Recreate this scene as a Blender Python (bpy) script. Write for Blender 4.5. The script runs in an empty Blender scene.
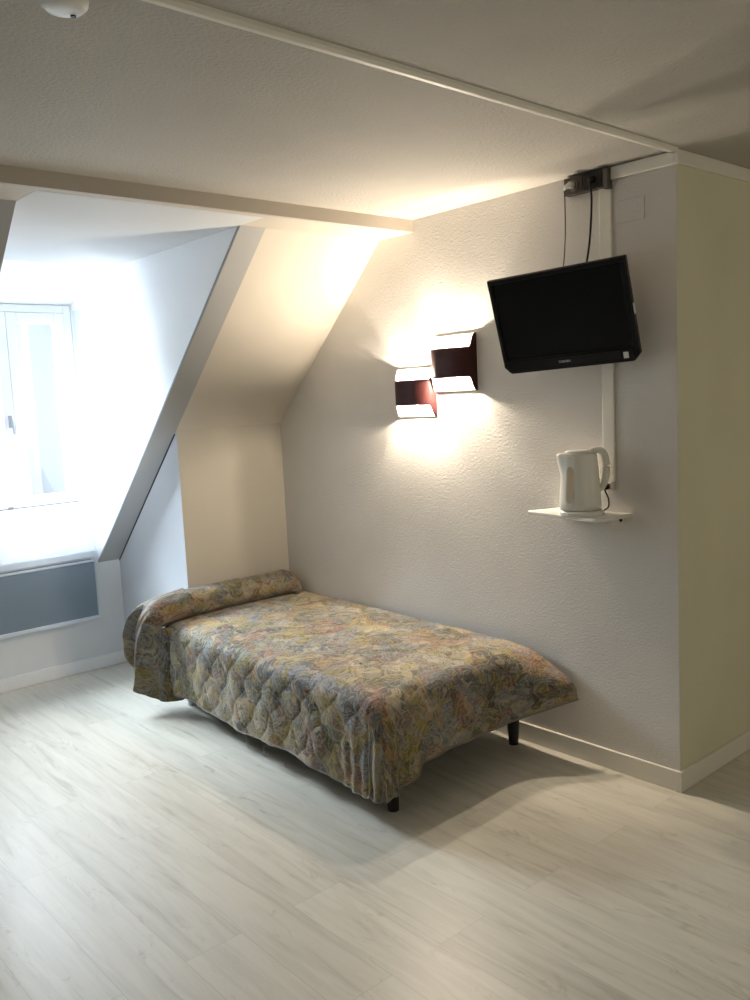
import bpy, bmesh, math, random
from mathutils import Vector, Matrix, noise
random.seed(7)
C = bpy.context.scene.collection
PI = math.pi
H, W, K, D = 2.40, 3.387, 2.540, 3.50
XK, XB = -0.679, -0.814            # board right / left edge
YS, ZS, ZK, ZW = 1.598, 2.343, 1.452, 0.653
YB = 1.357                         # ceiling step
YD = 2.836                         # dormer ceiling crease
XK2, XB2 = -1.90, -1.765           # mirrored left side of the dormer
XL, XR, YF = -4.3, 2.0, -3.3       # room extents

# ---------------------------------------------------------------- materials
def newmat(name):
    m = bpy.data.materials.new(name); m.use_nodes = True
    nt = m.node_tree; b = nt.nodes['Principled BSDF']
    return m, nt, b
def mat(name, col, rough=0.6, metal=0.0, spec=0.5):
    m, nt, b = newmat(name)
    b.inputs['Base Color'].default_value = (*col, 1); b.inputs['Roughness'].default_value = rough
    b.inputs['Metallic'].default_value = metal; b.inputs['Specular IOR Level'].default_value = spec
    return m
def N(nt, t, **kw):
    n = nt.nodes.new(t)
    for k, v in kw.items():
        if k in n.inputs: n.inputs[k].default_value = v
        else: setattr(n, k, v)
    return n
def ramp(nt, src, stops, interp='LINEAR'):
    r = nt.nodes.new('ShaderNodeValToRGB'); r.color_ramp.interpolation = interp
    e = r.color_ramp.elements
    while len(e) < len(stops): e.new(0.5)
    for i, (p, c) in enumerate(stops):
        e[i].position = p; e[i].color = (*c, 1) if len(c) == 3 else c
    nt.links.new(src, r.inputs['Fac']); return r.outputs['Color']
def mixc(nt, fac, a, b, mode='MIX'):
    n = nt.nodes.new('ShaderNodeMix'); n.data_type = 'RGBA'; n.blend_type = mode
    for s, v in ((n.inputs[0], fac), (n.inputs[6], a), (n.inputs[7], b)):
        if hasattr(v, 'links'): nt.links.new(v, s)
        elif isinstance(v, (int, float)): s.default_value = v
        else: s.default_value = (*v, 1)
    return n.outputs[2]
def plaster(name, col, scale=90, strength=0.5, dist=0.004, var=0.05, rough=0.75, smears=True):
    m, nt, b = newmat(name)
    tc = N(nt, 'ShaderNodeTexCoord'); b.inputs['Roughness'].default_value = rough
    b.inputs['Specular IOR Level'].default_value = 0.3
    n1 = N(nt, 'ShaderNodeTexNoise', Scale=2.2, Detail=4.0); nt.links.new(tc.outputs['Object'], n1.inputs['Vector'])
    c = ramp(nt, n1.outputs['Fac'], [(0.3, tuple(x*(1-var) for x in col)), (0.7, tuple(min(1, x*(1+var)) for x in col))])
    nt.links.new(c, b.inputs['Base Color'])
    n2 = N(nt, 'ShaderNodeTexNoise', Scale=float(scale), Detail=3.0, Roughness=0.55); nt.links.new(tc.outputs['Object'], n2.inputs['Vector'])
    bp = N(nt, 'ShaderNodeBump', Strength=strength, Distance=dist)
    nt.links.new(n2.outputs['Fac'], bp.inputs['Height']); nt.links.new(bp.outputs['Normal'], b.inputs['Normal'])
    return m

M = {}
M['wall_rough'] = plaster('rough_plaster', (0.67, 0.64, 0.60), 115, 0.6, 0.0045, 0.04)
M['wall_cream'] = plaster('cream_wall', (0.70, 0.67, 0.51), 60, 0.22, 0.004, 0.05)
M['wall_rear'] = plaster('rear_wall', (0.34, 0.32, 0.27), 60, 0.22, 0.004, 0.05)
M['wall_knee'] = plaster('beige_wall', (0.49, 0.46, 0.395), 120, 0.2, 0.003, 0.03)
M['wall_slope'] = plaster('slope_paint', (0.62, 0.575, 0.50), 130, 0.15, 0.003, 0.03)
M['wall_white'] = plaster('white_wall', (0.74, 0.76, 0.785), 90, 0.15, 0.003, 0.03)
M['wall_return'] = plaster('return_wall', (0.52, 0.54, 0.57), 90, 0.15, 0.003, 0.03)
M['dormer'] = plaster('dormer_white', (0.86, 0.88, 0.90), 90, 0.1, 0.003, 0.02)
M['ceiling'] = plaster('ceiling_stipple', (0.50, 0.475, 0.43), 80, 0.6, 0.008, 0.05)
M['beam'] = mat('beam_paint', (0.52, 0.47, 0.40), 0.6)
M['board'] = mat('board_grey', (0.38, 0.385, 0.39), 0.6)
M['gap'] = mat('dark_gap', (0.03, 0.03, 0.035), 0.9)
M['trim'] = mat('trim_paint', (0.80, 0.77, 0.69), 0.45)
M['white_gloss'] = mat('white_gloss', (0.86, 0.87, 0.88), 0.35)
M['heater_body'] = mat('heater_white', (0.58, 0.63, 0.70), 0.4)
M['heater_panel'] = mat('heater_slate', (0.17, 0.215, 0.265), 0.45)
M['black'] = mat('black_plastic', (0.008, 0.008, 0.009), 0.4, 0, .3)
M['tv_black'] = mat('tv_gloss_black', (0.004, 0.004, 0.005), 0.35, 0, .25)
M['screen'] = mat('screen_glass', (0.003, 0.004, 0.006), 0.22, 0, .3)
M['darkbrown'] = mat('socket_brown', (0.035, 0.024, 0.018), 0.4)
M['socket_grey'] = mat('socket_grey', (0.10, 0.09, 0.08), 0.5)
M['off_white'] = mat('off_white_plastic', (0.74, 0.71, 0.64), 0.45)
M['kettle'] = mat('kettle_plastic', (0.80, 0.785, 0.73), 0.28)
M['gauge'] = mat('gauge_plastic', (0.62, 0.52, 0.38), 0.3)
M['leg_black'] = mat('leg_black', (0.01, 0.01, 0.01), 0.4)
M['base'] = mat('bed_base_cloth', (0.10, 0.095, 0.09), 0.9)
M['grey_text'] = mat('logo_grey', (0.55, 0.55, 0.56), 0.4)
M['sticker'] = mat('sticker', (0.65, 0.66, 0.66), 0.6)
M['shade'] = mat('shade_brown', (0.040, 0.010, 0.010), 0.5, 0, .25)
M['shade_in'] = mat('shade_inner', (0.92, 0.90, 0.86), 0.5)
M['chrome'] = mat('chrome', (0.6, 0.6, 0.6), 0.25, 1.0)
M['wood_leg'] = mat('plain_grey', (0.6, 0.62, 0.64), 0.5)

def glow(name, col, s):
    m, nt, b = newmat(name)
    b.inputs['Base Color'].default_value = (*col, 1)
    b.inputs['Emission Color'].default_value = (*col, 1); b.inputs['Emission Strength'].default_value = s
    return m
M['bulb'] = glow('lit_bulb', (1.0, 0.86, 0.66), 25)
M['outside'] = mat('outside_dim_grey', (0.15, 0.16, 0.17), 0.9)

# glass: mostly transparent, thin reflection
m, nt, b = newmat('window_glass')
nt.nodes.remove(b)
tr = N(nt, 'ShaderNodeBsdfTransparent'); tr.inputs[0].default_value = (0.96, 0.98, 0.99, 1)
gl = N(nt, 'ShaderNodeBsdfGlossy', Roughness=0.05); mx = N(nt, 'ShaderNodeMixShader'); mx.inputs[0].default_value = 0.06
nt.links.new(tr.outputs[0], mx.inputs[1]); nt.links.new(gl.outputs[0], mx.inputs[2])
nt.links.new(mx.outputs[0], nt.nodes['Material Output'].inputs['Surface']); M['glass'] = m

# floor: washed oak planks along y
m, nt, b = newmat('washed_oak')
tc = N(nt, 'ShaderNodeTexCoord')
mp = N(nt, 'ShaderNodeMapping'); mp.inputs['Rotation'].default_value = (0, 0, PI/2); nt.links.new(tc.outputs['Object'], mp.inputs['Vector'])
br = N(nt, 'ShaderNodeTexBrick', Scale=1.0); br.offset = 0.37; br.inputs['Brick Width'].default_value = 1.25; br.inputs['Row Height'].default_value = 0.19
br.inputs['Mortar Size'].default_value = 0.0012; br.inputs['Mortar Smooth'].default_value = 0.6
br.inputs['Color1'].default_value = (0.2, 0.2, 0.2, 1); br.inputs['Color2'].default_value = (0.8, 0.8, 0.8, 1); br.inputs['Mortar'].default_value = (0.5, 0.5, 0.5, 1)
nt.links.new(mp.outputs[0], br.inputs['Vector'])
st = N(nt, 'ShaderNodeMapping'); st.inputs['Scale'].default_value = (14, 1.1, 1); nt.links.new(tc.outputs['Object'], st.inputs['Vector'])
vm = N(nt, 'ShaderNodeVectorMath', operation='ADD'); nt.links.new(st.outputs[0], vm.inputs[0])
sc = N(nt, 'ShaderNodeVectorMath', operation='SCALE'); sc.inputs['Scale'].default_value = 7.0
nt.links.new(br.outputs['Color'], sc.inputs[0]); nt.links.new(sc.outputs[0], vm.inputs[1])
g = N(nt, 'ShaderNodeTexNoise', Scale=1.6, Detail=7.0, Roughness=0.62, Distortion=0.9); nt.links.new(vm.outputs[0], g.inputs['Vector'])
col = ramp(nt, g.outputs['Fac'], [(0.28, (0.44, 0.415, 0.35)), (0.42, (0.58, 0.555, 0.485)), (0.60, (0.655, 0.625, 0.55)), (0.8, (0.61, 0.58, 0.505))])
plank = ramp(nt, br.outputs['Color'], [(0.0, (0.92, 0.92, 0.91)), (1.0, (1.04, 1.04, 1.03))])
col = mixc(nt, 1.0, col, plank, 'MULTIPLY')
col = mixc(nt, br.outputs['Fac'], col, (0.44, 0.42, 0.37))
kn = N(nt, 'ShaderNodeMapping'); kn.inputs['Scale'].default_value = (5, 1.6, 1); nt.links.new(tc.outputs['Object'], kn.inputs['Vector'])
kv = N(nt, 'ShaderNodeTexNoise', Scale=2.6, Detail=5.0, Roughness=0.7, Distortion=1.5); nt.links.new(kn.outputs[0], kv.inputs['Vector'])
kf = ramp(nt, kv.outputs['Fac'], [(0.60, (0, 0, 0)), (0.74, (0.7, 0.7, 0.7))])
col = mixc(nt, kf, col, (0.36, 0.325, 0.26))
nt.links.new(col, b.inputs['Base Color'])
b.inputs['Roughness'].default_value = 0.36; b.inputs['Specular IOR Level'].default_value = 0.5
bp = N(nt, 'ShaderNodeBump', Strength=0.12, Distance=0.003); nt.links.new(g.outputs['Fac'], bp.inputs['Height']); nt.links.new(bp.outputs['Normal'], b.inputs['Normal'])
M['floor'] = m

# bedspread : swirling paisley print, quilted bump, pale lining on the back
def cloth_mat(name, bright=.86):
    m, nt, b = newmat(name)
    uv = N(nt, 'ShaderNodeUVMap'); uv.uv_map = 'UVMap'
    nz = N(nt, 'ShaderNodeTexNoise', Scale=7.0, Detail=2.0); nt.links.new(uv.outputs[0], nz.inputs['Vector'])
    s1 = N(nt, 'ShaderNodeVectorMath', operation='SUBTRACT'); nt.links.new(nz.outputs['Color'], s1.inputs[0]); s1.inputs[1].default_value = (.5, .5, .5)
    s2 = N(nt, 'ShaderNodeVectorMath', operation='SCALE'); s2.inputs['Scale'].default_value = 0.22; nt.links.new(s1.outputs[0], s2.inputs[0])
    ad = N(nt, 'ShaderNodeVectorMath', operation='ADD'); nt.links.new(uv.outputs[0], ad.inputs[0]); nt.links.new(s2.outputs[0], ad.inputs[1])
    v1 = N(nt, 'ShaderNodeTexVoronoi', Scale=7.0); nt.links.new(ad.outputs[0], v1.inputs['Vector'])
    v2 = N(nt, 'ShaderNodeTexVoronoi', Scale=22.0); nt.links.new(ad.outputs[0], v2.inputs['Vector'])
    pal = [(0.0, (0.07, 0.065, 0.06)), (0.16, (0.20, 0.21, 0.225)), (0.32, (0.36, 0.27, 0.08)), (0.46, (0.16, 0.155, 0.075)),
           (0.60, (0.30, 0.155, 0.10)), (0.74, (0.27, 0.28, 0.295)), (0.88, (0.52, 0.44, 0.31))]
    sep1 = N(nt, 'ShaderNodeSeparateColor'); nt.links.new(v1.outputs['Color'], sep1.inputs[0])
    sep2 = N(nt, 'ShaderNodeSeparateColor'); nt.links.new(v2.outputs['Color'], sep2.inputs[0])
    c1 = ramp(nt, sep1.outputs[0], pal, 'CONSTANT'); c2 = ramp(nt, sep2.outputs[1], pal, 'CONSTANT')
    base = mixc(nt, 0.55, c1, c2)
    # concentric rings around large cells (paisley eyes)
    mu = N(nt, 'ShaderNodeMath', operation='MULTIPLY'); mu.inputs[1].default_value = 42.0; nt.links.new(v1.outputs['Distance'], mu.inputs[0])
    si = N(nt, 'ShaderNodeMath', operation='SINE'); nt.links.new(mu.outputs[0], si.inputs[0])
    rl = ramp(nt, si.outputs[0], [(0.45, (0, 0, 0)), (0.95, (0.5, 0.5, 0.5))])
    base = mixc(nt, rl, base, (0.42, 0.37, 0.28))
    # long swirling dark / gold outlines
    n3 = N(nt, 'ShaderNodeTexNoise', Scale=7.5, Detail=1.5, Distortion=2.2); nt.links.new(uv.outputs[0], n3.inputs['Vector'])
    m3 = N(nt, 'ShaderNodeMath', operation='MULTIPLY'); m3.inputs[1].default_value = 60.0; nt.links.new(n3.outputs['Fac'], m3.inputs[0])
    w3 = N(nt, 'ShaderNodeMath', operation='SINE'); nt.links.new(m3.outputs[0], w3.inputs[0])
    dk = ramp(nt, w3.outputs[0], [(0.62, (0, 0, 0)), (0.93, (0.6, 0.6, 0.6))])
    base = mixc(nt, dk, base, (0.075, 0.062, 0.05))
    ne = N(nt, 'ShaderNodeMath', operation='MULTIPLY'); ne.inputs[1].default_value = -1.0; nt.links.new(w3.outputs[0], ne.inputs[0])
    gd = ramp(nt, ne.outputs[0], [(0.86, (0, 0, 0)), (1.0, (0.55, 0.55, 0.55))])
    base = mixc(nt, gd, base, (0.42, 0.33, 0.15))
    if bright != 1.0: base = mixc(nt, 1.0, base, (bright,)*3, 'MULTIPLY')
    geo = N(nt, 'ShaderNodeNewGeometry')
    base = mixc(nt, geo.outputs['Backfacing'], base, (0.50, 0.47, 0.42))
    nt.links.new(base, b.inputs['Base Color'])
    b.inputs['Roughness'].default_value = 0.7; b.inputs['Specular IOR Level'].default_value = 0.25
    b.inputs['Sheen Weight'].default_value = 0.15
    n4 = N(nt, 'ShaderNodeTexNoise', Scale=34.0, Detail=3.0, Distortion=0.8); nt.links.new(uv.outputs[0], n4.inputs['Vector'])
    bp = N(nt, 'ShaderNodeBump', Strength=0.6, Distance=0.008); nt.links.new(n4.outputs['Fac'], bp.inputs['Height'])
    nt.links.new(bp.outputs['Normal'], b.inputs['Normal'])
    return m
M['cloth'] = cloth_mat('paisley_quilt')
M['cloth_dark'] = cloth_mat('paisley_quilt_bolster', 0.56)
M['hem'] = mat('hem_piping', (0.20, 0.19, 0.165), 0.7)

# ---------------------------------------------------------------- mesh helpers
def finish(name, bm, m, parent=None, smooth=False, bevel=0.0, seg=2):
    bmesh.ops.recalc_face_normals(bm, faces=bm.faces)
    me = bpy.data.meshes.new(name); bm.to_mesh(me); bm.free()
    if m: me.materials.append(m)
    o = bpy.data.objects.new(name, me); C.objects.link(o)
    if parent: o.parent = parent
    if smooth:
        for p in me.polygons: p.use_smooth = True
    if bevel:
        md = o.modifiers.new('bevel', 'BEVEL'); md.width = bevel; md.segments = seg; md.limit_method = 'ANGLE'
    return o
def add_box(bm, x0, x1, y0, y1, z0, z1):
    x0, x1 = min(x0, x1), max(x0, x1)
    r = bmesh.ops.create_cube(bm, size=1)
    for v in r['verts']:
        v.co = Vector((x0 + (v.co.x+.5)*(x1-x0), y0 + (v.co.y+.5)*(y1-y0), z0 + (v.co.z+.5)*(z1-z0)))
    return r['verts']
def box(name, dims, m, parent=None, bevel=0.0, **k):
    bm = bmesh.new(); add_box(bm, *dims); return finish(name, bm, m, parent, bevel=bevel, **k)
def add_prism(bm, pts, axis, a, b):
    """pts: 2-D polygon; axis 'x': (y,z), 'y': (x,z), 'z': (x,y); extruded from a to b"""
    f = {'x': lambda p, t: (t, p[0], p[1]), 'y': lambda p, t: (p[0], t, p[1]), 'z': lambda p, t: (p[0], p[1], t)}[axis]
    A = [bm.verts.new(f(p, a)) for p in pts]; B = [bm.verts.new(f(p, b)) for p in pts]
    n = len(pts); bm.faces.new(A[::-1]); bm.faces.new(B)
    for i in range(n): bm.faces.new((A[i], A[(i+1) % n], B[(i+1) % n], B[i]))
def prism(name, pts, axis, a, b, m, parent=None, bevel=0.0, **k):
    bm = bmesh.new(); add_prism(bm, pts, axis, a, b); return finish(name, bm, m, parent, bevel=bevel, **k)
def add_tube(bm, pts, r, seg=10, cap=True):
    pts = [Vector(p) for p in pts]; rings = []
    up = Vector((0, 0, 1))
    for i, p in enumerate(pts):
        t = (pts[min(i+1, len(pts)-1)] - pts[max(i-1, 0)]).normalized()
        a = t.cross(up)
        if a.length < 1e-3: a = t.cross(Vector((1, 0, 0)))
        a.normalize(); b = t.cross(a)
        rr = r[i] if isinstance(r, (list, tuple)) else r
        rings.append([bm.verts.new(p + a*math.cos(2*PI*k/seg)*rr + b*math.sin(2*PI*k/seg)*rr) for k in range(seg)])
    for i in range(len(rings)-1):
        for k in range(seg):
            bm.faces.new((rings[i][k], rings[i][(k+1) % seg], rings[i+1][(k+1) % seg], rings[i+1][k]))
    if cap: bm.faces.new(rings[0][::-1]); bm.faces.new(rings[-1])
def tube(name, pts, r, m, parent=None, seg=10):
    bm = bmesh.new(); add_tube(bm, pts, r, seg); return finish(name, bm, m, parent, smooth=True)
def spline(pts, n=8):
    P = [Vector(p) for p in pts]; out = []
    for i in range(len(P)-1):
        p0, p1, p2, p3 = P[max(i-1, 0)], P[i], P[i+1], P[min(i+2, len(P)-1)]
        for k in range(n):
            t = k/n
            out.append(0.5*((2*p1) + (p2-p0)*t + (2*p0-5*p1+4*p2-p3)*t*t + (-p0+3*p1-3*p2+p3)*t**3))
    out.append(P[-1]); return out
def lathe(bm, prof, seg=40, sx=1.0, sy=1.0, cx=0, cy=0):
    rings = []
    for r, z in prof:
        rings.append([bm.verts.new((cx + r*sx*math.cos(2*PI*k/seg), cy + r*sy*math.sin(2*PI*k/seg), z)) for k in range(seg)])
    for i in range(len(rings)-1):
        for k in range(seg): bm.faces.new((rings[i][k], rings[i][(k+1) % seg], rings[i+1][(k+1) % seg], rings[i+1][k]))
    bm.faces.new(rings[0][::-1]); bm.faces.new(rings[-1])
def grid(name, fn, nu, nv, m, parent=None, uvfn=None, flip=False):
    bm = bmesh.new(); ul = bm.loops.layers.uv.new('UVMap')
    V = [[bm.verts.new(fn(i/nu, j/nv)) for j in range(nv+1)] for i in range(nu+1)]
    for i in range(nu):
        for j in range(nv):
            idx = [(i, j), (i+1, j), (i+1, j+1), (i, j+1)]
            if flip: idx = idx[::-1]
            f = bm.faces.new([V[a][c] for a, c in idx]); f.smooth = True
            for l, (a, c) in zip(f.loops, idx): l[ul].uv = uvfn(a/nu, c/nv) if uvfn else (a/nu, c/nv)
    me = bpy.data.meshes.new(name); bm.to_mesh(me); bm.free(); me.materials.append(m)
    o = bpy.data.objects.new(name, me); C.objects.link(o)
    if parent: o.parent = parent
    return o
def empty(name, loc=(0, 0, 0)):
    o = bpy.data.objects.new(name, None); o.location = loc; o.empty_display_size = .05; C.objects.link(o); return o
def tag(o, label, cat, group=None):
    o['label'] = label; o['category'] = cat
    if group: o['group'] = group
    return o
def struct(o, label=None, cat=None):
    o['kind'] = 'structure'
    if label: o['label'] = label
    if cat: o['category'] = cat
    return o
def smooth(a, b, t):
    t = max(0, min(1, (t-a)/(b-a))); return t*t*(3-2*t)

# ---------------------------------------------------------------- room shell
T = 0.12
struct(box('floor', (XL-T, XR+T, YF-T, W+T, -T, 0), M['floor']), 'pale washed oak plank floor under the bed', 'floor')
struct(box('ceiling', (XL-T, XR+T, YF-T, YB, H, H+T), M['ceiling']), 'flat stippled beige ceiling', 'ceiling')
struct(prism('wall_right', [(.0015, 0), (W+T, 0), (W+T, H+T), (.0015, H+T)], 'x', 0, T*1.2, M['wall_rough']), 'rough plastered wall carrying the television and wall lamps', 'wall')
struct(box('wall_corner', (0.0012, XR+T, 0, T, 0, H+T), M['wall_cream']), 'cream wall turning away right of the rough wall', 'wall')
struct(box('wall_far_right', (XR, XR+T, YF, 0, 0, H), M['wall_cream']), 'cream wall out at the far right', 'wall')
struct(box('wall_left', (XL-T, XL, YF, W, 0, H+T), M['wall_rear']), 'cream wall beyond the left edge', 'wall')
struct(box('wall_behind', (XL-T, XR+T, YF-T, YF, 0, H+T), M['wall_rear']), 'cream wall behind the viewer', 'wall')
# dropped soffit beyond the step
struct(box('trim_1', (XL, 0, YB, YB+0.02, ZS, H), M['beam']), 'beige step face across the ceiling', 'ceiling step')
struct(prism('ceiling_soffit', [(YB+.02, ZS), (YS, ZS), (YS+.15, ZS), (YS+.15, H+T), (YB+.02, H+T)], 'x', XL, 0, M['wall_slope']), 'lower ceiling strip above the slopes', 'ceiling')
def slope_z(y): return ZS + (ZK-ZS)*(y-YS)/(K-YS)
nrm = Vector((K-YS, ZK-ZS)).normalized(); out = Vector((-nrm.y, nrm.x))*T
for nm, x0, x1, lb in (('ceiling_slope', XK+0.0, 0.0, 'beige sloping ceiling above the head of the bed'), ('ceiling_slope_left', XL, XK2, 'beige sloping ceiling left of the dormer')):
    struct(prism(nm, [(YS, ZS), (K+T, slope_z(K+T)), (K+T+out.x, slope_z(K+T)+out.y), (YS+out.x, ZS+out.y)], 'x', x0, x1, M['wall_slope']), lb, 'ceiling')
for nm, x0, x1, lb in (('wall_alcove', XK+.0, 0.0, 'beige low wall at the head of the bed'), ('wall_alcove_left', XL, XK2, 'beige low wall left of the dormer')):
    struct(box(nm, (x0, x1, K, K+T, 0, ZK-0.001), M['wall_knee']), lb, 'wall')
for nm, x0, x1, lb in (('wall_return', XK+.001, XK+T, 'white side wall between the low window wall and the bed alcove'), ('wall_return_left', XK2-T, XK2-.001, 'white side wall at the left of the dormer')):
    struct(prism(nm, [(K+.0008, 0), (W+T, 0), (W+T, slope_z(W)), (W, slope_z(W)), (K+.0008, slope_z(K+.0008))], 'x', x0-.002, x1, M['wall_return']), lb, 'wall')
# low window wall and slanted sill
struct(box('wall_window', (XK2, XK, W, W+T, 0, ZW), M['wall_white']), 'white low wall under the dormer window', 'wall')
struct(prism('window_sill', [(W, ZW), (D+.06, ZW), (D+.06, .985), (D-.012, .985)], 'x', XB2, XB, M['dormer']), 'slanted white sill under the dormer window', 'sill')
# rafter boards following the slope
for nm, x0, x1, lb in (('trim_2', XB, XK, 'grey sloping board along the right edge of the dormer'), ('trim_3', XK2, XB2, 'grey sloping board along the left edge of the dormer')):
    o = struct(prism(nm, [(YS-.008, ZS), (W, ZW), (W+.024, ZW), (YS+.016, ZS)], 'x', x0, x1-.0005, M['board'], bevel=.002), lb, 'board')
dn = -out.normalized()*0.006
struct(prism('trim_4', [(K+.02, slope_z(K+.02)-.010), (W-.004, slope_z(W)-.006), (W-.004, slope_z(W)+.0), (K+.02, slope_z(K+.02)+.0)], 'x', XK-.006, XK+.0005, M['gap']), 'dark joint between grey board and side wall', 'joint')
struct(prism('trim_5', [(YS-.002, ZS-.001), (W-.002, ZW+.002), (W+.008, ZW+.002), (YS+.008, ZS-.001)], 'x', XB-.003, XB-.0002, mat('edge_grey', (.28, .30, .33), .6)), 'dark edge strip on the dormer side of the board', 'edge')
# dormer cheeks and ceiling
for nm, x0, x1, lb in (('wall_dormer_right', XB+.0004, XB+.06, 'bright white right cheek of the dormer'), ('wall_dormer_left', XB2-.06, XB2-.0004, 'white left cheek of the dormer')):
    struct(prism(nm, [(YS+.013, ZS), (W+.012, ZW+.0), (D+.1, ZW), (D+.1, ZS+T), (YS+.013, ZS+T)], 'x', x0, x1, M['dormer']), lb, 'wall')
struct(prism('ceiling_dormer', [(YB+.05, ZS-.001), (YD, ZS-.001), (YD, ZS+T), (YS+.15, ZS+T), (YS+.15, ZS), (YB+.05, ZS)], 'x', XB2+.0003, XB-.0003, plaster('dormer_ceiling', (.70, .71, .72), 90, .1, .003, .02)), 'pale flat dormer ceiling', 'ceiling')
struct(prism('ceiling_dormer_front', [(YD, ZS-.001), (D, 2.205), (D+.1, 2.205), (D+.1, ZS+T), (YD, ZS+T)], 'x', XB2-.0003, XB+.0003, plaster('dormer_front_lit', (.95, .95, .95), 90, .1, .003, .02)), 'sloping panel above the window, whitened to stand for the window glare', 'ceiling')  # whiter colour than the flat part paints in the window's brightness
struct(box('shadow_strip', (XB-.004, XB-.0004, 3.24, 3.45, 1.06, 2.17), mat('painted_shadow_grey', (.62, .68, .74), .6)), 'pale grey strip painted as the shade beside the window', 'painted shade')  # greyer strip stands for the shade the window frame throws on the cheek

# ceiling batten, crown trims, baseboards
bm = bmesh.new(); add_prism(bm, [(-.022, H), (-.018, H-.008), (-.006, H-.013), (.006, H-.013), (.018, H-.008), (.022, H)], 'x', XL, -.02)
for v in bm.verts: v.co.y += .010*v.co.x
struct(finish('trim_7', bm, M['trim']), 'rounded painted batten running across the ceiling', 'batten')
struct(box('trim_8', (-.016, XR, -.016, 0, H-.05, H-.0006), M['trim'], bevel=.003), 'painted trunking along the top of the cream wall', 'trunking')
struct(box('trim_9', (-.016, 0, 0, .262, H-.05, H-.004), M['trim'], bevel=.003), 'painted trunking from the corner to the socket box', 'trunking')
struct(box('trim_10', (-.012, 0, .265, .318, 1.20, H-.066), M['trim'], bevel=.003), 'vertical painted trunking from socket box to kettle', 'trunking')
struct(box('trim_11', (-.005, 0, .126, .252, 2.185, 2.268), M['wall_rough'], bevel=.002), 'painted over blank plate on the rough wall', 'plate')
def bb(nm, dims, lb):
    return struct(box(nm, dims, M['trim'], bevel=.003), lb, 'baseboard')
bb('baseboard_right', (-.013, 0, 0, K, 0, .082), 'painted baseboard under the rough wall')
bb('baseboard_corner', (-.013, XR, -.013, 0, 0, .082), 'painted baseboard under the cream wall')
struct(box('baseboard_window', (XK2, XK, W-.013, W, 0, .078), M['white_gloss'], bevel=.003), 'white baseboard below the heater', 'baseboard')
struct(box('baseboard_return', (XK-.012, XK, K+.02, W-.013, 0, .078), M['white_gloss'], bevel=.003), 'white baseboard on the side wall', 'baseboard')

# ---------------------------------------------------------------- window
win = empty('window_1', (-1.3145, D, .985)); struct(win, 'tall white two leaf dormer window letting in daylight', 'window')
def wpart(nm, boxes, m, parent, bevel=.003):
    bm = bmesh.new()
    for bx_ in boxes: add_box(bm, *bx_)
    o = finish(nm, bm, m, None, bevel=bevel); o.parent = parent
    o.matrix_parent_inverse = Matrix.Translation(-Vector(win.location)); return o
wx0, wx1, wz0, wz1 = XB2+.001, XB-.0045, .986, 2.204
y0, y1 = D-.02, D+.05
wpart('window_frame', [(wx0, wx0+.045, y0, y1, wz0, wz1), (wx1-.045, wx1, y0, y1, wz0, wz1), (wx0+.045, wx1-.045, y0, y1, wz0, wz0+.045), (wx0+.045, wx1-.045, y0, y1, wz1-.045, wz1)], M['white_gloss'], win)
xm = -1.205
for s, (a, c) in enumerate(((wx0+.048, xm-.001), (xm+.001, wx1-.048))):
    yy0, yy1 = D-.03, D+.02; z0, z1 = wz0+.048, wz1-.048
    ca = wpart('casement', [(a, a+.06, yy0, yy1, z0, z1), (c-.06, c, yy0, yy1, z0, z1), (a+.06, c-.06, yy0, yy1, z0, z0+.06), (a+.06, c-.06, yy0, yy1, z1-.06, z1)], M['white_gloss'], win)
    gp = box('glass_pane', (a+.045, c-.045, D-.004, D, z0+.05, z1-.05), M['glass']); gp.parent = ca
hb = bmesh.new(); add_box(hb, xm-.036, xm-.018, D-.042, D-.03, 1.50, 1.57); add_tube(hb, [(xm-.027, D-.048, 1.56), (xm-.024, D-.058, 1.53), (xm-.018, D-.058, 1.46)], .006)
o = finish('handle', hb, mat('handle_grey', (.30, .31, .33), .4)); o.parent = win; o.matrix_parent_inverse = Matrix.Translation(-Vector(win.location)); o['label'] = 'grey lever handle'
o = box('bolt', (xm-.085, xm-.060, D-.043, D-.03, 1.030, 1.045), mat('bolt_grey', (.22, .22, .24), .4)); o.parent = win; o.matrix_parent_inverse = Matrix.Translation(-Vector(win.location))
o = box('casement_gap', (wx0+.05, wx1-.05, D-.0315, D-.030, wz0+.0455, wz0+.0490), M['gap']); o.parent = win; o.matrix_parent_inverse = Matrix.Translation(-Vector(win.location))
# added grey gable that dims the sky behind the right leaf
nb = prism('dimming_gable', [(-.16, -1), (3.2, -1), (3.2, 4.2), (1.5, 5.2), (-.16, 4.2)], 'y', 6.0, 6.6, M['outside'])
tag(nb, 'made-up grey gable dimming the sky in the right window leaf', 'added backdrop')

# ---------------------------------------------------------------- heater
h = empty('panel_heater', (-1.30, 3.355, .305)); tag(h, 'wide white wall heater with slate grey front below the window', 'heater')
def hp(nm, o):
    o.name = nm; o.parent = h; o.matrix_parent_inverse = Matrix.Translation(-Vector(h.location)); return o
hx0, hx1 = -1.76, -.853
hp('casing', box('casing', (hx0, hx1, 3.337, 3.386, .318, .743), M['heater_body'], bevel=.006))
hp('front_panel', box('front_panel', (hx0+.02, hx1-.014, 3.329, 3.337, .345, .672), M['heater_panel'], bevel=.002))
hp('top_grille', box('top_grille', (hx0+.02, hx1-.03, 3.333, 3.3372, .688, .694), mat('groove', (.25, .28, .33), .7)))
hp('top_rail', box('top_rail', (hx0+.005, hx1-.004, 3.326, 3.337, .700, .741), M['heater_body'], bevel=.005))
hp('top_rail', box('top_rail', (hx0+.005, hx1-.016, 3.328, 3.337, .674, .686), M['heater_body'], bevel=.003))
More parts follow.
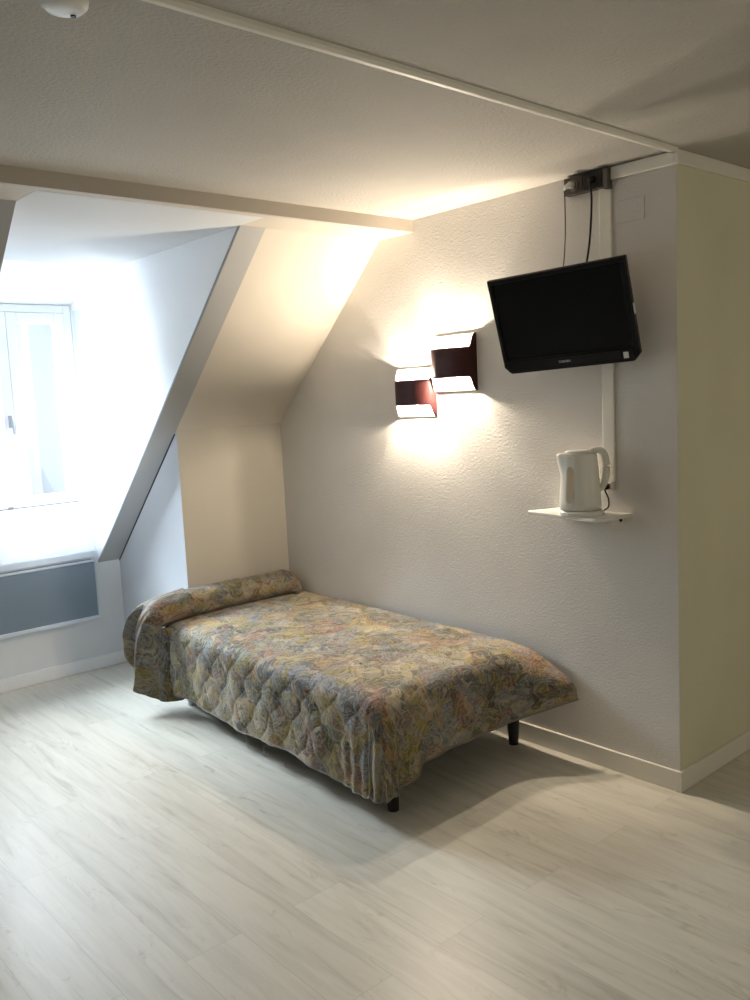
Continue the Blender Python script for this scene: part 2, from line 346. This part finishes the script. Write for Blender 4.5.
hp('bottom_rail', box('bottom_rail', (hx0+.01, hx1-.02, 3.322, 3.337, .322, .346), M['heater_body'], bevel=.004))

# ---------------------------------------------------------------- bed
BR = math.radians(1.7)
BO = Vector((-.055, .725, 0))           # foot corner at the wall side
def bed(u, v, z):                        # u: from wall towards the room, v: foot to head
    return Vector((BO.x - u*math.cos(BR) + v*math.sin(BR), BO.y + u*math.sin(BR)*-1 + v*math.cos(BR), z))
bedE = empty('single_bed', bed(.43, .9, 0)); tag(bedE, 'single divan bed on short black tapered legs under the quilted spread', 'bed')
def bp_(o):
    o.parent = bedE; o.matrix_parent_inverse = Matrix.Translation(-Vector(bedE.location)); return o
def bedbox(nm, u0, u1, v0, v1, z0, z1, m, bev):
    bm = bmesh.new(); vs = add_box(bm, u0, u1, v0, v1, z0, z1)
    for v in vs: v.co = bed(v.co.x, v.co.y, v.co.z)
    return bp_(finish(nm, bm, m, bevel=bev))
bedbox('bed_base', .03, .84, .03, 1.74, .125, .26, M['base'], .01)
bedbox('mattress', .025, .845, .03, 1.75, .262, .43, M['wood_leg'], .03)
for u, v, m_ in ((.815, .002, M['leg_black']), (.02, .045, M['leg_black']), (.80, 1.66, M['wood_leg']), (.06, 1.66, M['leg_black'])):
    bm = bmesh.new(); p = bed(u, v, 0)
    r = bmesh.ops.create_cone(bm, cap_ends=True, segments=20, radius1=.021, radius2=.029, depth=.13)
    bmesh.ops.translate(bm, verts=r['verts'], vec=(p.x, p.y, .065)); bp_(finish('leg', bm, m_, smooth=False))

# bedspread : unfolded coordinates a (0 = left mattress edge, grows to wall) , b (0 = foot edge, grows to head)
WB, LB, ZT, RR = .838, 1.70, .462, .070
DL, DF = .425, .375
def drop_profile(d, flare):
    arc = RR*PI/2
    if d <= arc: t = d/RR; return RR*math.sin(t)-0, RR*(1-math.cos(t))
    e = d-arc; return RR + e*flare, RR + e*math.sqrt(max(0, 1-flare*flare))
def quilt(a, b, amp):
    # ogee / diamond stitched channels
    s = .105; p = (a/s + .18*math.sin(b*2*PI/.16)); q = b/.16
    wv = .012*math.sin(a*2*PI/.13); f1 = abs(math.sin(PI*(a/.20 + (b+wv)/.15))); f2 = abs(math.sin(PI*(a/.20 - (b-wv)/.15)))
    return amp*(f1*f2)**.30
def spread(s, t):
    a = -DL + s*(WB+DL); b = -DF + t*(LB+DF)
    dl, df = max(-a, 0), max(-b, 0)
    # inset so that the rounded edge starts inside the mattress border
    ia, ib = max(a, 0), max(b, 0)
    d = max(dl, df)
    nz = noise.noise(Vector((a*3.1, b*3.1, .3)))
    nz2 = noise.noise(Vector((a*9, b*9, 4.3)))
    crown = .012*math.sin(PI*min(1, max(0, ia/WB)))*1 
    z = ZT + crown + .004*nz + .0025*nz2
    u_edge = WB - ia      # distance from wall of the inside point
    u, v = u_edge, ib+.012
    if d == 0:
        z += quilt(a, b, .006)*smooth(0, .10, min(a, b))
        p = bed(u, v, z); p.x = min(p.x, -.005); return p
    wallk = smooth(.30, 0.0, WB-ia) if df > 0 else 0
    if dl > 0 and df > 0:
        k = .5*df/dl if dl >= df else 1-.5*dl/df
    else: k = 0.0 if dl > 0 else 1.0
    # hem length variation
    fl = .045 + .02*noise.noise(Vector((b*4, a*4, 9)))
    if dl > 0 and df == 0: fl -= .05*smooth(.2, 1.5, b)
    corner = 4*k*(1-k) if (dl > 0 and df > 0) else 0
    dd = d
    if dl > 0 and df == 0:
        L = .408 + .012*math.sin(b*7+1) - .03*smooth(.35, .0, b)*0
        dd = d*(L/DL)
    elif df > 0 and dl == 0:
        L = .372 - .045*smooth(.10, .118, ia) + .0*ia
        L -= .035*wallk
        dd = d*(L/DF)
    else:
        L = .408*(1-k) + .372*k + .018*corner
        dd = d*(L/(DL if dl >= df else DF))
    o, hh = drop_profile(dd, max(0, fl))
    fold = smooth(.04, .35, d)
    if dl > 0 and df == 0:
        o += fold*(.007*math.sin(b*21+2*nz) + .010*smooth(.28, .02, b)*math.sin(b*95)*.6)
    if df > 0 and dl == 0:
        o += fold*(.004*math.sin(ia*17+.5) + .003*math.sin(ia*38))
    ang = k*PI/2
    o += corner*fold*.028
    if wallk > 0:
        o += wallk*smooth(.0, .30, d)*.20
        hh *= 1 - .24*wallk
    if corner: o += fold*.006*math.sin(k*25)
    o += quilt(a, b, .012 if dl > 0 and df == 0 else .006)*smooth(0, .08, d)
    du, dv = o*math.cos(ang), -o*math.sin(ang)
    if k in (0.0, 1.0):
        du, dv = (o, 0) if dl > 0 else (0, -o)
    if wallk > 0: du -= wallk*smooth(.05, .36, d)*.035
    p = bed(u+du, v+dv, z-hh); p.x = min(p.x, -.005 if p.z > .095 else -.019); return p
NU, NV = 220, 360
sp = grid('quilted_bedspread', spread, NU, NV, M['cloth'], None, lambda s, t: (-DL+s*(WB+DL), -DF+t*(LB+DF)), flip=False)
tag(sp, 'quilted olive and grey paisley bedspread draped over the bed to near the floor', 'bedspread')
# piping along the hem
pts = [spread(0, 1-i/120) for i in range(121)] + [spread(i/90, 0) for i in range(1, 91)]
o = tube('hem_piping', pts, .0045, M['hem'], sp, 6)
for v in (.62, .78, .93):
    p = bed(.905, v, .05); o = tube('loose_thread', [p + Vector((0, 0, .02)), p + Vector((-.004, 0, -.01)), p + Vector((.003, .004, -.045))], .0009, M['sticker'], sp, 5)

# bolster wrapped in the folded end of a matching cover
def bolster(s, t):
    # s: along the roll 0 = wall end, 1 = left end; t: around
    L = -.03 - s*.91
    endc = smooth(0, .05, s)*1.0
    r = .095*(.45 + .55*endc) * (1 - .30*smooth(.80, .92, s)) 
    an = t*2*PI
    nz = noise.noise(Vector((s*7, math.cos(an)*1.2, math.sin(an)*1.2)))
    nz2 = noise.noise(Vector((s*22, math.cos(an)*3, math.sin(an)*3+5)))
    r += .009*nz + .004*nz2
    cy = 2.425 - .012*s; cz = .532 - .016*smooth(.0, .12, 1-s)*0 - .04*smooth(.1, 0, s)
    return Vector((L, cy + r*1.02*math.cos(an), cz + r*.78*math.sin(an)))
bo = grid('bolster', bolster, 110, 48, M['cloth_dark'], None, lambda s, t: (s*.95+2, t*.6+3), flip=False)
tag(bo, 'long paisley covered bolster roll lying across the head of the bed', 'bolster')
# hanging end of the cover: a flattened gathered sleeve drooping over the left side
TH = [math.radians(-32 + 280*i/7) for i in range(8)]
NET = [[(-.765, 2.425+.099*math.cos(a), .530+.080*math.sin(a)) for a in TH],
       [(-.985-.02*math.sin(a*3), 2.43+.092*math.cos(a), .500+.072*math.sin(a)) for a in TH],
       [(-.90, 2.53, .42), (-1.0, 2.545, .43), (-1.072, 2.525, .44), (-1.025, 2.485, .42), (-1.045, 2.44, .45), (-1.01, 2.385, .44), (-.94, 2.335, .43), (-.85, 2.32, .42)],
       [(-.90, 2.53, .31), (-1.0, 2.56, .30), (-1.068, 2.54, .30), (-.985, 2.49, .30), (-1.065, 2.45, .30), (-.995, 2.39, .28), (-.925, 2.335, .26), (-.86, 2.30, .25)],
       [(-.90, 2.52, .25), (-.98, 2.55, .23), (-1.02, 2.535, .21), (-.98, 2.49, .24), (-1.08, 2.45, .145), (-1.0, 2.385, .075), (-.925, 2.33, .055), (-.875, 2.29, .07)]]
def cr(P, t):
    n_ = len(P)-1; x = min(t*n_, n_-1e-6); i = int(x); f = x-i
    p0, p1, p2, p3 = P[max(i-1, 0)], P[i], P[i+1], P[min(i+2, n_)]
    return 0.5*((2*p1) + (p2-p0)*f + (2*p0-5*p1+4*p2-p3)*f*f + (-p0+3*p1-3*p2+p3)*f**3)
NETV = [[Vector(p) for p in row] for row in NET]
def flap(s, t):
    p = cr([cr(row, t) for row in NETV], s)
    k = smooth(.1, .5, s)
    n1 = noise.noise(Vector((t*9, s*3, 2))); n2 = noise.noise(Vector((t*24, s*5, 7)))
    return p + Vector((-.010*n1*k - .008*n2*k + .007*math.sin(t*34+s*3)*smooth(.25, .6, s), .006*n2*k, .004*n1))
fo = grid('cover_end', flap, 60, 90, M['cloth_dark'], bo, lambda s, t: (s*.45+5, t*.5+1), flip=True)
fm = fo.modifiers.new('solid', 'SOLIDIFY'); fm.thickness = .006; fm.offset = 0

# ---------------------------------------------------------------- television
cx, cy, cz, yaw, tilt, rl, tw, th = -.17, .3891, 1.8391, .1726, .2749, .0416, .5793, .387
n = Vector((-math.cos(yaw)*math.cos(tilt), -math.sin(yaw)*math.cos(tilt), -math.sin(tilt)))
r_ = (-n).cross(Vector((0, 0, 1))).normalized(); u_ = r_.cross(-n)
r2 = math.cos(rl)*r_ + math.sin(rl)*u_; u2 = -math.sin(rl)*r_ + math.cos(rl)*u_
TVL = Matrix(((r2.x, n.x, u2.x, cx), (r2.y, n.y, u2.y, cy), (r2.z, n.z, u2.z, cz), (0, 0, 0, 1)))
FLIP = Matrix.Diagonal((1, -1, 1, 1)); TVM = TVL @ FLIP
tv = empty('television', (0, 0, 0)); tv.matrix_world = TVM
tag(tv, 'small black flat television tilted down on a wall arm', 'television')
def tvp(o):
    o.data.transform(FLIP); o.data.flip_normals(); o.parent = tv; return o
hw, hh_, ch = tw/2, th/2, .028
outl = [(-hw, hh_), (hw, hh_), (hw, -hh_+ch), (hw-ch, -hh_), (-hw+ch, -hh_), (-hw, -hh_+ch)]
tvp(prism('casing', outl, 'y', -.022, 0, M['tv_black'], bevel=.004))
inr = [(x*.8, z*.72) for x, z in outl]
tvp(prism('rear_housing', inr, 'y', -.070, -.022, M['black'], bevel=.012))
tvp(box('screen', (-hw+.024, hw-.024, -.001, .0008, -hh_+.058, hh_-.020), M['screen']))
bm = bmesh.new()
for d_ in ((-hw+.004, hw-.004, 0, .005, hh_-.019, hh_-.003), (-hw+.004, -hw+.022, 0, .005, -hh_+.05, hh_-.019), (hw-.022, hw-.004, 0, .005, -hh_+.05, hh_-.019), (-hw+.02, hw-.02, 0, .006, -hh_+.010, -hh_+.057)):
    add_box(bm, *d_)
tvp(finish('bezel', bm, M['tv_black'], bevel=.0015))
tvp(box('lower_bar', (-hw+.19, hw-.07, .0055, .009, -hh_+.018, -hh_+.046), M['black'], bevel=.001))
fc = bpy.data.curves.new('brand_lettering', 'FONT'); fc.body = 'TOSHIBA'; fc.size = .0125; fc.extrude = .0004; fc.align_x = 'CENTER'; fc.align_y = 'CENTER'
fo_ = bpy.data.objects.new('brand_lettering', fc); C.objects.link(fo_)
dg = bpy.context.evaluated_depsgraph_get(); me = bpy.data.meshes.new_from_object(fo_.evaluated_get(dg)); bpy.data.objects.remove(fo_)
me.transform(Matrix.Rotation(PI/2, 4, 'X'));
me.materials.clear(); me.materials.append(M['grey_text'])
lo = bpy.data.objects.new('brand_lettering', me); C.objects.link(lo); lo.parent = tv; lo.location = (-.012, -.0100, -hh_+.031)
tvp(box('sticker', (hw-.062, hw-.042, .0062, .0072, -hh_+.016, -hh_+.040), M['sticker']))
tvp(box('side_label', (hw, hw+.0012, -.018, -.004, -.02, .02), M['sticker']))
arm = bmesh.new(); inv = TVL.inverted()
add_box(arm, -.05, .05, -.09, -.075, -.05, .05)
add_tube(arm, [Vector((0, -.085, 0)), inv @ Vector((-.012, cy-.02, cz-.03))], .014, 12)
a0 = inv @ Vector((-.006, cy-.02, cz-.03)); vs = add_box(arm, -.006, .006, -.05, .05, -.07, .07)
for v in vs: v.co = inv @ (v.co + Vector((-.0065, cy-.02, cz-.03)))
tvp(finish('wall_arm', arm, M['black']))

# ---------------------------------------------------------------- socket box with plugs and cables
so = empty('socket_block', (0, .37, 2.365)); tag(so, 'dark double socket block on the wall just under the ceiling', 'socket')
def sop(o): o.parent = so; o.matrix_parent_inverse = Matrix.Translation(-Vector(so.location)); return o
sop(box('back_box', (-.034, -.0005, .270, .462, 2.326, 2.392), M['darkbrown'], bevel=.003))
sop(box('socket_plate', (-.038, -.034, .372, .459, 2.330, 2.390), M['darkbrown'], bevel=.002))
sop(box('socket_plate', (-.038, -.034, .288, .366, 2.330, 2.390), M['black'], bevel=.002))
sop(box('end_cap', (-.037, -.001, .262, .282, 2.318, 2.394), M['socket_grey'], bevel=.003))
bm = bmesh.new(); r = bmesh.ops.create_cone(bm, cap_ends=True, segments=28, radius1=.021, radius2=.023, depth=.006)
bmesh.ops.rotate(bm, verts=r['verts'], cent=(0, 0, 0), matrix=Matrix.Rotation(PI/2, 3, 'Y')); bmesh.ops.translate(bm, verts=r['verts'], vec=(-.041, .412, 2.358))
sop(finish('round_socket', bm, M['socket_grey'], smooth=False, bevel=.001))
def cable(nm, pts, r, m, plug_at, plug_m, lb):
    o = tube(nm, spline(pts, 8), r, m, None, 8)
    bm = bmesh.new(); add_tube(bm, plug_at, [.013, .013, .008, .004], 14)
    finish('plug', bm, plug_m, o, smooth=True)
    tag(o, lb, 'cable'); return o
cable('thin_cable', [(-.068, .436, 2.345), (-.05, .447, 2.30), (-.030, .462, 2.20), (-.035, .462, 2.14), (-.06, .452, 2.06), (-.09, .445, 1.98)], .0025, mat('cable_brown', (.10, .075, .05), .5),
      [(-.044, .412, 2.358), (-.060, .416, 2.357), (-.070, .428, 2.350), (-.068, .437, 2.342)], M['off_white'], 'thin brownish cable hanging from the left socket behind the television')
cable('power_cable', [(-.050, .328, 2.338), (-.036, .333, 2.29), (-.030, .342, 2.21), (-.032, .351, 2.12), (-.045, .360, 2.04), (-.08, .366, 1.98)], .0042, M['black'],
      [(-.038, .327, 2.362), (-.050, .327, 2.360), (-.054, .327, 2.350), (-.050, .328, 2.338)], M['black'], 'thick black power cable hanging from the right socket behind the television')

# ---------------------------------------------------------------- shelf, kettle
ZSH = 1.078
sh = prism('wall_shelf', [(0, .195), (0, .545), (-.130, .605), (-.150, .592), (-.205, .235), (-.17, .205)], 'z', ZSH-.014, ZSH, M['kettle'], bevel=.003)
tag(sh, 'small thin white corner cut shelf screwed to the wall', 'shelf')
br_ = box('bracket', (-.09, -.0, .232, .248, ZSH-.04, ZSH-.0145), M['off_white'], sh, bevel=.002)
bm = bmesh.new(); add_tube(bm, [(-.03, .225, ZSH-.026), (-.03, .232, ZSH-.026)], .006, 10); finish('screw', bm, M['black'], sh)
kt = empty('electric_kettle', (-.122, .345, ZSH)); tag(kt, 'white plastic jug kettle with beige water gauge standing on the wall shelf', 'kettle')
ax = Vector((.70, -.71, 0)).normalized(); kt.scale = (1.04,)*3; kt.rotation_euler = (0, 0, math.atan2(ax.y, ax.x))
def kp(o): o.parent = kt; return o
# local: +x = handle side, -x = spout ; -y faces the viewer
bm = bmesh.new(); lathe(bm, [(.080, .0), (.083, .003), (.083, .014), (.079, .019)], 48, 1, .92); kp(finish('power_base', bm, M['kettle'], smooth=False))
bm = bmesh.new()
prof = [(.072, .0205), (.077, .023), (.0775, .05), (.075, .10), (.071, .15), (.067, .20), (.065, .225), (.062, .232), (.055, .236)]
seg = 56; rings = []
for r, z in prof:
    ring = []
    for k in range(seg):
        a = 2*PI*k/seg; dx, dy = math.cos(a), math.sin(a); R_ = r
        sp_ = max(0, -dx)**10 * smooth(.15, .23, z) * .022      # pouring lip
        ring.append(bm.verts.new(((R_+sp_)*dx - .004, R_*dy*.92, z)))
    rings.append(ring)
for i in range(len(rings)-1):
    for k in range(seg): bm.faces.new((rings[i][k], rings[i][(k+1) % seg], rings[i+1][(k+1) % seg], rings[i+1][k]))
bm.faces.new(rings[0][::-1]); bm.faces.new(rings[-1])
kp(finish('body', bm, M['kettle'], smooth=True))
bm = bmesh.new(); lathe(bm, [(.052, .2365), (.053, .240), (.045, .244), (.02, .2455)], 40, 1, .92, -.006); kp(finish('lid', bm, M['kettle'], smooth=True))
# handle loop on +x side
bm = bmesh.new()
hpnts = spline([(.030, 0, .236), (.055, 0, .243), (.080, 0, .236), (.093, 0, .205), (.094, 0, .165), (.088, 0, .125), (.076, 0, .100), (.066, 0, .092)], 6)
add_tube(bm, hpnts, [.010 + .004*math.sin(PI*i/(len(hpnts)-1)) for i in range(len(hpnts))], 14)
for v in bm.verts: v.co.y *= 1.25
kp(finish('handle', bm, M['kettle'], smooth=True))
# water gauge: curved capsule strip on the side facing the viewer and spout
def capsule(nm, rad_off, hw_, z0, z1, m, th_):
    bm = bmesh.new(); ca = math.radians(-128)
    ring = []
    nn = 40
    for k in range(nn):
        t = 2*PI*k/nn; lx = math.cos(t)*hw_; lz = math.sin(t)*hw_*1.6
        zz = (z1-hw_*1.6 if lz > 0 else z0+hw_*1.6) + lz
        rr = (.0775 - (.0125)*smooth(.03, .24, zz)*.9) + rad_off
        a = ca + lx/rr
        ring.append(((rr*math.cos(a) - .004), rr*math.sin(a)*.92, zz))
    f = [bm.verts.new(p) for p in ring]
    b_ = [bm.verts.new((p[0]*.93, p[1]*.93, p[2])) for p in ring]
    bm.faces.new(f)
    for k in range(nn): bm.faces.new((f[k], f[(k+1) % nn], b_[(k+1) % nn], b_[k]))
    return kp(finish(nm, bm, m))
capsule('gauge_surround', .0015, .0235, .040, .226, M['kettle'], .002)
capsule('water_gauge', .0030, .0165, .050, .188, M['gauge'], .002)
# kettle cord, plug and wall outlet at the foot of the trunking
ko = box('wall_outlet', (-.024, 0, .270, .316, 1.168, 1.199), M['off_white'], bevel=.004); tag(ko, 'small off white outlet at the foot of the trunking behind the kettle', 'socket')
kc = tube('kettle_cord', spline([(-.050, .288, 1.176), (-.054, .278, 1.160), (-.046, .272, 1.135), (-.030, .285, 1.100), (-.022, .32, 1.083), (-.022, .36, 1.083)], 8), .0032, M['black'], None, 8)
bm = bmesh.new(); add_tube(bm, [(-.024, .292, 1.182), (-.040, .290, 1.180), (-.050, .288, 1.176)], [.013, .012, .005], 12); finish('plug', bm, M['black'], kc, smooth=True)
tag(kc, 'short black cord with plug behind the kettle', 'cord')

# ---------------------------------------------------------------- wall lamps
def sconce(name, yc, zc, w, hgt, label, depth=.08):
    e = empty(name, (0, yc, zc)); tag(e, label, 'wall lamp', 'pair of offset wall lamps')
    hw_ = w/2; hh2 = hgt/2
    def p(o): o.parent = e; return o
    p(box('back_plate', (-.010, -.001, -hw_, hw_, -hh2, hh2), M['shade_in'], bevel=.002))
    # inner white liner + outer dark cover: C section in plan, short in front, full height at the sides
    def cover(off):
        def f(s, t):
            a = math.sin((s*2-1)*PI/2)                                   # across: -1..1
            q = abs(a)
            y = a*(hw_)*1.0
            x = -(depth)*(1-q**2.6)**(1/2.2) - .006
            hf = hh2*(.53 + .47*smooth(.90, 1.0, q)**1.3)
            z = (t*2-1)*hf
            return Vector((x+off, y*(1-off*3), z))
        return f
    o = p(grid('cover', cover(0), 72, 14, M['shade'], None)); md = o.modifiers.new('s', 'SOLIDIFY'); md.thickness = .0016; md.offset = 0
    o = p(grid('liner', cover(.0035), 72, 14, M['shade_in'], None)); md = o.modifiers.new('s', 'SOLIDIFY'); md.thickness = .0012; md.offset = 0
    bm = bmesh.new(); bmesh.ops.create_uvsphere(bm, u_segments=20, v_segments=12, radius=.016)
    for v in bm.verts: v.co = Vector((v.co.x-.048, v.co.y, v.co.z*1.5))
    b_ = p(finish('bulb', bm, M['bulb'], smooth=True))
    bm = bmesh.new(); add_tube(bm, [(-.010, 0, 0), (-.034, 0, 0)], .011, 12); p(finish('lamp_holder', bm, M['shade_in']))
    for dz in (.052, -.052):
        ld = bpy.data.lights.new(name+'_light', 'POINT'); ld.energy = SC_E; ld.color = (1.0, .85, .67); ld.shadow_soft_size = .012
        lo_ = bpy.data.objects.new('lamp_light', ld); C.objects.link(lo_); lo_.parent = e; lo_.location = (-.045, 0, dz)
    return e
SC_E = 25.0
sconce('wall_lamp', 1.105, 1.714, .262, .256, 'upper right lit wall lamp with dark brown curved cover')
sconce('wall_lamp', 1.362, 1.588, .255, .232, 'lower left lit wall lamp with reddish glow on its cover')

# ---------------------------------------------------------------- smoke detector
bm = bmesh.new(); lathe(bm, [(.016, H-.030), (.036, H-.027), (.046, H-.018), (.048, H-.006), (.048, H-.0005)], 40, 1, 1, -2.185, .083)
sd = finish('smoke_detector', bm, M['white_gloss'], smooth=True); tag(sd, 'round white smoke detector on the ceiling at upper left', 'smoke detector')
bm = bmesh.new(); lathe(bm, [(.005, H-.033), (.006, H-.0305)], 16, 1, 1, -2.165, .09); finish('test_button', bm, M['black'], sd)

# ---------------------------------------------------------------- light
w = bpy.data.worlds.new('sky'); bpy.context.scene.world = w; w.use_nodes = True
w.node_tree.nodes['Background'].inputs[0].default_value = (0.86, 0.93, 1.0, 1); w.node_tree.nodes['Background'].inputs[1].default_value = 5.0
def area(name, loc, target, sx, sy, e, col, spread_=PI):
    ld = bpy.data.lights.new(name, 'AREA'); ld.shape = 'RECTANGLE'; ld.size = sx; ld.size_y = sy; ld.energy = e; ld.color = col; ld.spread = spread_
    o = bpy.data.objects.new(name, ld); C.objects.link(o); o.location = loc
    o.rotation_euler = (Vector(target)-Vector(loc)).to_track_quat('-Z', 'Y').to_euler(); return o
area('sky_daylight', (-1.95, 5.2, 3.3), (-1.5, 2.6, .9), 2.2, 1.8, 1050, (.80, .90, 1.0))
area('left_daylight', (-4.1, .6, 1.5), (-1.5, 1.4, .6), 1.2, 1.3, 4, (.78, .88, 1.0))
area('nook_fill', (1.1, -2.9, 1.6), (.7, 0, 1.1), 1.2, 1.4, 9, (1.0, .92, .74))
area('room_fill', (-1.6, -3.1, 1.7), (-.8, 1.0, .9), 2.6, 1.4, 9, (1.0, .92, .74))

ld = bpy.data.lights.new('dormer_fill_spot', 'SPOT'); ld.energy = 360; ld.color = (.80, .90, 1.0); ld.spot_size = 1.15; ld.spot_blend = .8; ld.shadow_soft_size = .15  # added spot out of view, brightens the window wall and right cheek
o = bpy.data.objects.new('dormer_fill_spot', ld); C.objects.link(o); o.location = (-2.35, 1.75, 1.35)
o.rotation_euler = (Vector((-1.1, 3.5, 1.8))-Vector(o.location)).to_track_quat('-Z', 'Y').to_euler()

# ---------------------------------------------------------------- camera
YAW, PITCH, ROLL, F = .7158, -.1186, -.0480, 867.04
Fv = Vector((math.sin(YAW)*math.cos(PITCH), math.cos(YAW)*math.cos(PITCH), math.sin(PITCH)))
R = Fv.cross(Vector((0, 0, 1))).normalized(); U = R.cross(Fv)
R2 = math.cos(ROLL)*R + math.sin(ROLL)*U; U2 = -math.sin(ROLL)*R + math.cos(ROLL)*U
cd = bpy.data.cameras.new('camera'); cam = bpy.data.objects.new('camera', cd); C.objects.link(cam)
cam.matrix_world = Matrix(((R2.x, U2.x, -Fv.x, -2.9595), (R2.y, U2.y, -Fv.y, -1.6788), (R2.z, U2.z, -Fv.z, 1.5787), (0, 0, 0, 1)))
cd.sensor_fit = 'VERTICAL'; cd.sensor_height = 24; cd.lens = F/1000*24; cd.clip_start = .02
sc_ = bpy.context.scene; sc_.camera = cam
sc_.view_settings.view_transform = 'Standard'; sc_.view_settings.look = 'None'; sc_.view_settings.exposure = -0.05; sc_.view_settings.gamma = 1.0
sc_.cycles.max_bounces = 10; sc_.cycles.diffuse_bounces = 6; sc_.cycles.use_denoising = True
sc_.cycles.sample_clamp_indirect = 6
